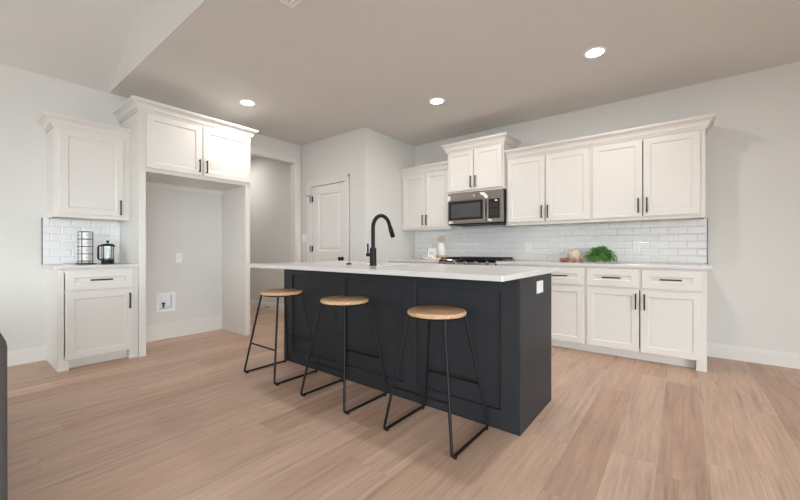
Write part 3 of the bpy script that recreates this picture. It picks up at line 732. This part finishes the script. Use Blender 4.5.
# spring door stop
t = thing('door_stop', 'small black spring door stop on the hallway baseboard', 'door stop', (-5.62, 3.464, .06))
m = MB(); m.lathe([(0,0),(.012,0),(.012,-.006),(0,-.006)], (0,0,0), 12, False, 'y'); m.build('mount', M_BLACK, t)
m = MB(); m.tube([(.006*math.cos(i*.9), -.006-.0016*i, .006*math.sin(i*.9)) for i in range(40)], .0022, 6); m.build('spring', M_BLACK, t)
m = MB(); m.lathe([(0,-.068),(.009,-.068),(.009,-.08),(0,-.08)], (0,0,0), 12, False, 'y'); m.build('tip', M_BLACK, t)

# ------------------------------------------------------------------ coffee nook
CT = .9152
rx, ry = -4.56, .835
t = thing('mug_rack', 'black wire rack holding four stacked white mugs on the small counter', 'rack', (rx, ry, CT), .16)
m = MB(); q = .0425; hh = .315
for sx in (-1, 1):
    for sy in (-1, 1): m.tube([(sx*q, sy*q, .004), (sx*q, sy*q, hh)], .0036, 8)
for z in (.03, .1, .172, .244, hh): m.tube([(-q,-q,z),(q,-q,z),(q,q,z),(-q,q,z)], .003, 8, True)
for z in (.03, .1, .172, .244): m.tube([(-q,0,z),(q,0,z)], .0024, 8)
m.build('wire_frame', M_BLACK, t)
m = MB(); m.rbox(-.062, .062, -.06, .06, 0, .01, .004); m.build('base', M_BLACK, t)
def mug(label, z):
    o = thing('mug', label, 'mug', (rx, ry, CT+z), .16, 'mugs in the wire rack')
    m = MB(); r = .0385; h = .0625
    m.lathe([(0,0),(r-.004,0),(r,.004),(r,h),(r-.003,h),(r-.003,.005),(0,.005)], (0,0,0), 28, False); m.build('body', M_CERAM, o, smooth=40)
    m = MB(); m.tube([(-.004,-r+.002,.05),(-.004,-r-.018,.05),(-.004,-r-.026,.04),(-.004,-r-.026,.024),(-.004,-r-.018,.013),(-.004,-r+.002,.012)], .0045, 10); m.build('handle', M_CERAM, o, smooth=40)
    m = MB(); pts = []
    for i in range(15):
        a = -.28+.04*i; pts.append(((r+.0006)*math.cos(a), (r+.0006)*math.sin(a), .034+.004*math.sin(i*2.1)))
    m.tube(pts, .0011, 6); m.build('script', M_INK, o)
    return o
m0 = mug('white mug at the bottom of the black wire rack', .0326)
for z, lb in ((.1026, 'white mug second from the bottom of the wire rack'), (.1746, 'white mug third from the bottom of the wire rack'), (.2466, 'white mug at the top of the black wire rack')):
    dup(m0, (rx, ry, CT+z), None, lb)
px, py = -4.55, 1.005
t = thing('french_press', 'glass and black french press coffee maker beside the mug rack', 'coffee maker', (px, py, CT))
m = MB(); m.lathe([(0,0),(.05,0),(.052,.004),(.052,.042),(.049,.046),(.0,.046)], (0,0,0), 28, False); m.build('base', M_BLACK, t, smooth=40)
m = MB(); m.lathe([(.047,.047),(.047,.176),(.045,.176),(.045,.049),(0,.049),(0,.047),(.047,.047)], (0,0,0), 28, False); m.build('beaker', M_GLASS, t, smooth=40)
m = MB(); m.lathe([(0,.177),(.05,.177),(.052,.182),(.048,.196),(.02,.203),(.0,.204)], (0,0,0), 28, False); m.box(-.012,.012,.045,.06,.172,.186); ld = m.build('lid', M_BLACK, t, smooth=40)
m = MB(); m.lathe([(0,.204),(.006,.204),(.006,.212),(.013,.218),(.014,.226),(.009,.233),(0,.234)], (0,0,0), 18, False); m.build('knob', M_BLACK, ld, smooth=40)
m = MB(); m.tube([(0,0,.06),(0,0,.176)], .004, 8); m.lathe([(0,.056),(.043,.056),(.043,.062),(0,.062)], (0,0,0), 24, False); m.build('plunger', M_STEEL, t, smooth=40)
m = MB(); m.lathe([(0,.0495),(.043,.0495),(.043,.0555),(0,.0555)], (0,0,0), 24, False); m.build('grounds', M_COFFEE, t)
m = MB(); m.tube([(0,-.046,.182),(0,-.068,.18),(0,-.075,.168),(0,-.075,.06),(0,-.069,.045),(0,-.05,.04)], .008, 10); m.build('handle', M_BLACK, t, smooth=40)
m = MB()
for a in (1.0, 2.2, 4.2, 5.3): m.tube([(.0485*math.cos(a), .0485*math.sin(a), .045), (.0485*math.cos(a), .0485*math.sin(a), .178)], .0035, 6)
m.build('frame_bars', M_BLACK, t)

# ------------------------------------------------------------------ back counter, left: crock, sign, beads
kx_, ky_ = -2.735, 4.46
t = thing('utensil_crock', 'white ceramic utensil crock with wooden base on the counter left of the range', 'crock', (kx_, ky_, CT))
m = MB(); m.lathe([(0,.06),(.068,.06),(.07,.065),(.06,.2),(.054,.235),(.05,.235),(.056,.2),(.064,.075),(0,.07)], (0,0,0), 28, False); m.build('body', M_CERAM, t, smooth=40)
m = MB(); m.lathe([(0,0),(.069,0),(.071,.004),(.07,.06),(0,.06)], (0,0,0), 28, False); m.build('base', M_WOOD, t, smooth=40)
def spoon(label, lean, h, bowl, name='wooden_spoon', slot=False, s0=(0,0)):
    o = thing(name, label, 'utensil', (kx_+s0[0], ky_+s0[1], CT+.073), 0, 'wooden utensils in the crock')
    e = Vector((lean[0], lean[1], h)); m = MB(); m.tube([(0,0,0), tuple(e*.5), tuple(e)], [.005,.0055,.006], 8); m.build('handle', M_WOOD, o, smooth=40)
    m = MB(); m.ball((0,0,0), 1, 14, bowl); u = e.normalized(); rot = Vector((0,0,1)).rotation_difference(u).to_matrix().to_4x4()
    bmesh.ops.transform(m.bm, matrix=Matrix.Translation(e+u*bowl[2]*.85) @ rot, verts=list(m.bm.verts)); m.build('bowl', M_WOOD, o, smooth=True)
spoon('wide wooden spatula standing in the white crock, largest head', (-.012,.0), .2, (.032,.006,.045), 'wooden_spatula', s0=(-.004,.0))
spoon('wooden spoon leaning to the left out of the white crock', (-.03,.0), .19, (.02,.009,.032), s0=(-.014,.016))
spoon('slim wooden spoon leaning far right out of the white crock', (.032,-.003), .225, (.011,.006,.03), s0=(.014,-.012))
spoon('wooden spoon standing right of centre in the white crock', (.02,.0), .19, (.019,.008,.03), s0=(.012,.014))
sx_, sy_ = -2.80, 4.28
t = thing('counter_sign', 'small white framed sign with grey script leaning beside the crock', 'sign', (sx_, sy_, CT), 0)
def tilt(m, a=-10): bmesh.ops.transform(m.bm, matrix=Matrix.Translation((0,0,.003)) @ Matrix.Rotation(math.radians(a), 4, 'X'), verts=list(m.bm.verts)); return m
w_, h_ = .068, .165
m = MB()
for a, b, c, e in ((-w_,w_,0,.012), (-w_,w_,h_-.012,h_), (-w_,-w_+.012,.012,h_-.012), (w_-.012,w_,.012,h_-.012)): m.box(a, b, 0, .018, c, e)
tilt(m).build('frame', M_BEAD, t, bevel=.001)
m = MB(); m.box(-w_+.012, w_-.012, .006, .014, .012, h_-.012); tilt(m).build('board', M_CERAM, t)
m = MB()
for z, n_, x0_ in ((.098, 13, -.034), (.078, 17, -.042)): m.tube([(x0_+.005*i, .005, z+.006*math.sin(i*1.7+z*50)) for i in range(n_)], .0016, 6)
tilt(m).build('script', M_INK, t)
m = MB(); bx_, by_ = -2.735, 4.17
rnd = random.Random(4)
for i in range(26):
    a = 2*PI*i/26; x = bx_+.125*math.cos(a)*(1+.12*math.sin(3*a)); y = by_+.042*math.sin(a)
    m.ball((x, y, CT+.0125), .0125, 10)
for i in range(9): m.ball((bx_-.06+.014*i, by_+.004*math.sin(i*1.3), CT+.0125+.03*math.sin(PI*i/8)), .014, 10)
for i in range(6): m.tube([(bx_+.13+.004*i, by_-.01-.005*i, CT+.02), (bx_+.15+.006*i, by_-.018-.006*i, CT+.004)], .003, 6)
tag(m.build('bead_garland', M_BEAD, smooth=True), 'pale wooden bead garland coiled on the counter before the small sign', 'garland')

# ------------------------------------------------------------------ back counter, right: jar, pods, plant
jx, jy = -.955, 4.43
t = thing('stoneware_jar', 'round cream stoneware jar left of the green plant', 'jar', (jx, jy, CT))
m = MB(); m.lathe([(0,.0),(.034,.0),(.046,.018),(.06,.045),(.069,.075),(.069,.098),(.063,.116),(.061,.124),(.064,.136),(.061,.138),(.056,.122),(.06,.1),(.063,.075),(.055,.05),(0,.012)], (0,0,0), 28, False); m.build('body', M_CREAM, t, smooth=40)
for a in (-1.95, -1.05):
    m = MB(); m.tube([((.062)*math.cos(a), .062*math.sin(a), .118), (.08*math.cos(a), .08*math.sin(a), .112), (.071*math.cos(a), .071*math.sin(a), .09)], .006, 8); m.build('lug', M_CREAM, t, smooth=40)
rnd = random.Random(9)
for i, (x, y, r, lb) in enumerate(((-1.06, 4.36, .029, 'reddish brown dried pod farthest left beside the cream jar'), (-1.0, 4.305, .023, 'reddish brown dried pod in front of the cream jar on its left'), (-.925, 4.295, .022, 'reddish brown dried pod directly in front of the cream jar'), (-.855, 4.30, .02, 'reddish brown dried pod between the cream jar and plant'))):
    t = thing('dried_pod', lb, 'pod', (x, y, CT), i*1.3, 'dried pods around the cream jar')
    m = MB(); m.lathe([(0,0),(r*.6,.0),(r,.012),(r*1.02,.024),(r*.75,.036),(r*.3,.04),(0,.041)], (0,0,0), 14, False)
    for v in m.bm.verts: v.co *= 1+.13*math.sin(v.co.x*170+i)*math.cos(v.co.y*150-i); v.co.z *= 1+.35*math.sin(i*2.2)
    m.build('body', M_POD, t, smooth=True)
    m = MB()
    for k in range(5):
        a = k*2*PI/5+.3; c, s = math.cos(a), math.sin(a)
        P = [(.3*r*c-.5*r*s, .3*r*s+.5*r*c, .036), (1.25*r*c, 1.25*r*s, .05), (.3*r*c+.5*r*s, .3*r*s-.5*r*c, .036)]
        A = [m.bm.verts.new(p) for p in P]; B = [m.bm.verts.new((p[0], p[1], p[2]-.003)) for p in P]
        m.bm.faces.new(A); m.bm.faces.new(B[::-1])
        for q in range(3): m.bm.faces.new((A[q], B[q], B[(q+1)%3], A[(q+1)%3]))
    m.build('husk', M_POD, t)
plx, ply = -.69, 4.43
t = thing('potted_plant', 'bushy green leafy plant in a low pot on the right countertop', 'plant', (plx, ply, CT))
m = MB(); m.lathe([(0,0),(.042,0),(.046,.005),(.052,.045),(.048,.045),(.044,.04),(0,.04)], (0,0,0), 24, False); m.build('pot', M_CERAM, t, smooth=40)
stems = MB(); lv = MB(); rnd = random.Random(21)
for i in range(215):
    a = rnd.uniform(0, 2*PI); el = rnd.uniform(-.3, 1)*PI/2; L_ = rnd.uniform(.7, 1.02); sp = math.cos(el)
    ex, ey = .168*sp*math.cos(a)*L_, .12*sp*math.sin(a)*L_; ez = max(.02, .045+.125*math.sin(el)*L_)
    if i > 150: a = rnd.uniform(-.85, -.15)*PI; ex, ey, ez = .12*math.cos(a)*L_, .095*math.sin(a)*L_, rnd.uniform(.015, .06)
    p0 = Vector((.03*math.cos(a)*sp, .03*math.sin(a)*sp, .043)); p2 = Vector((ex, ey, ez)); p1 = (p0+p2)/2+Vector((0,0,.05*sp+.01))
    pts = [p0*(1-s)**2+p1*2*s*(1-s)+p2*s*s for s in [k/7 for k in range(8)]]
    stems.tube(pts, .0014, 5)
    for k in range(2, 8):
        for sd in (-1, 1):
            b = pts[k]; dr_ = (pts[k]-pts[k-1]).normalized(); sidev = dr_.cross(Vector((0,0,1))).normalized()*sd
            d_ = (sidev*.8+dr_*.6+Vector((rnd.uniform(-.3,.3), rnd.uniform(-.3,.3), rnd.uniform(-.35,.5)))).normalized()
            ll = rnd.uniform(.022, .036); wv = d_.cross(Vector((rnd.uniform(-.4,.4), rnd.uniform(-.4,.4), 1))).normalized()*ll*.3; up = d_.cross(wv).normalized()*ll*.12
            q = [b, b+d_*ll*.45+wv-up*.2, b+d_*ll, b+d_*ll*.45-wv-up*.2, b+d_*ll*.5-up*1.2]
            if min(x.z for x in q) < .004: continue
            V = [lv.bm.verts.new(x) for x in q]
            for f in ((0,1,4), (1,2,4), (2,3,4), (3,0,4)): lv.bm.faces.new([V[z] for z in f])
stems.build('stems', M_LEAF, t, smooth=True); lv.build('foliage', M_LEAF, t, recalc=False)

# ------------------------------------------------------------------ sofa at the left edge
t = thing('sofa', 'dark grey upholstered sofa back corner at the left edge of the view', 'sofa', (-2.653, -.338, 0))
def sb(name, x0, x1, y0, y1, z0, z1, r): m = MB(); m.rbox(x0, x1, y0, y1, z0, z1, r, 5); return m.build(name, M_FABRIC, t, smooth=50)
sb('back', -1.01, 1.01, .25, .458, .07, .805, .06)
sb('seat_base', -1.0, 1.0, -.48, .25, .09, .30, .03)
sb('arm', .82, 1.0, -.48, .25, .30, .62, .04); sb('arm', -1.0, -.82, -.48, .25, .30, .62, .04)
sb('seat_cushion', -.815, -.003, -.5, .245, .302, .46, .045); sb('seat_cushion', .003, .815, -.5, .245, .302, .46, .045)
for x in (-.93, .93):
    for y in (-.42, .4):
        m = MB(); m.lathe([(0,0),(.018,0),(.026,.09),(0,.09)], (x, y, 0), 14, False); m.build('leg', M_WOOD, t, smooth=40)
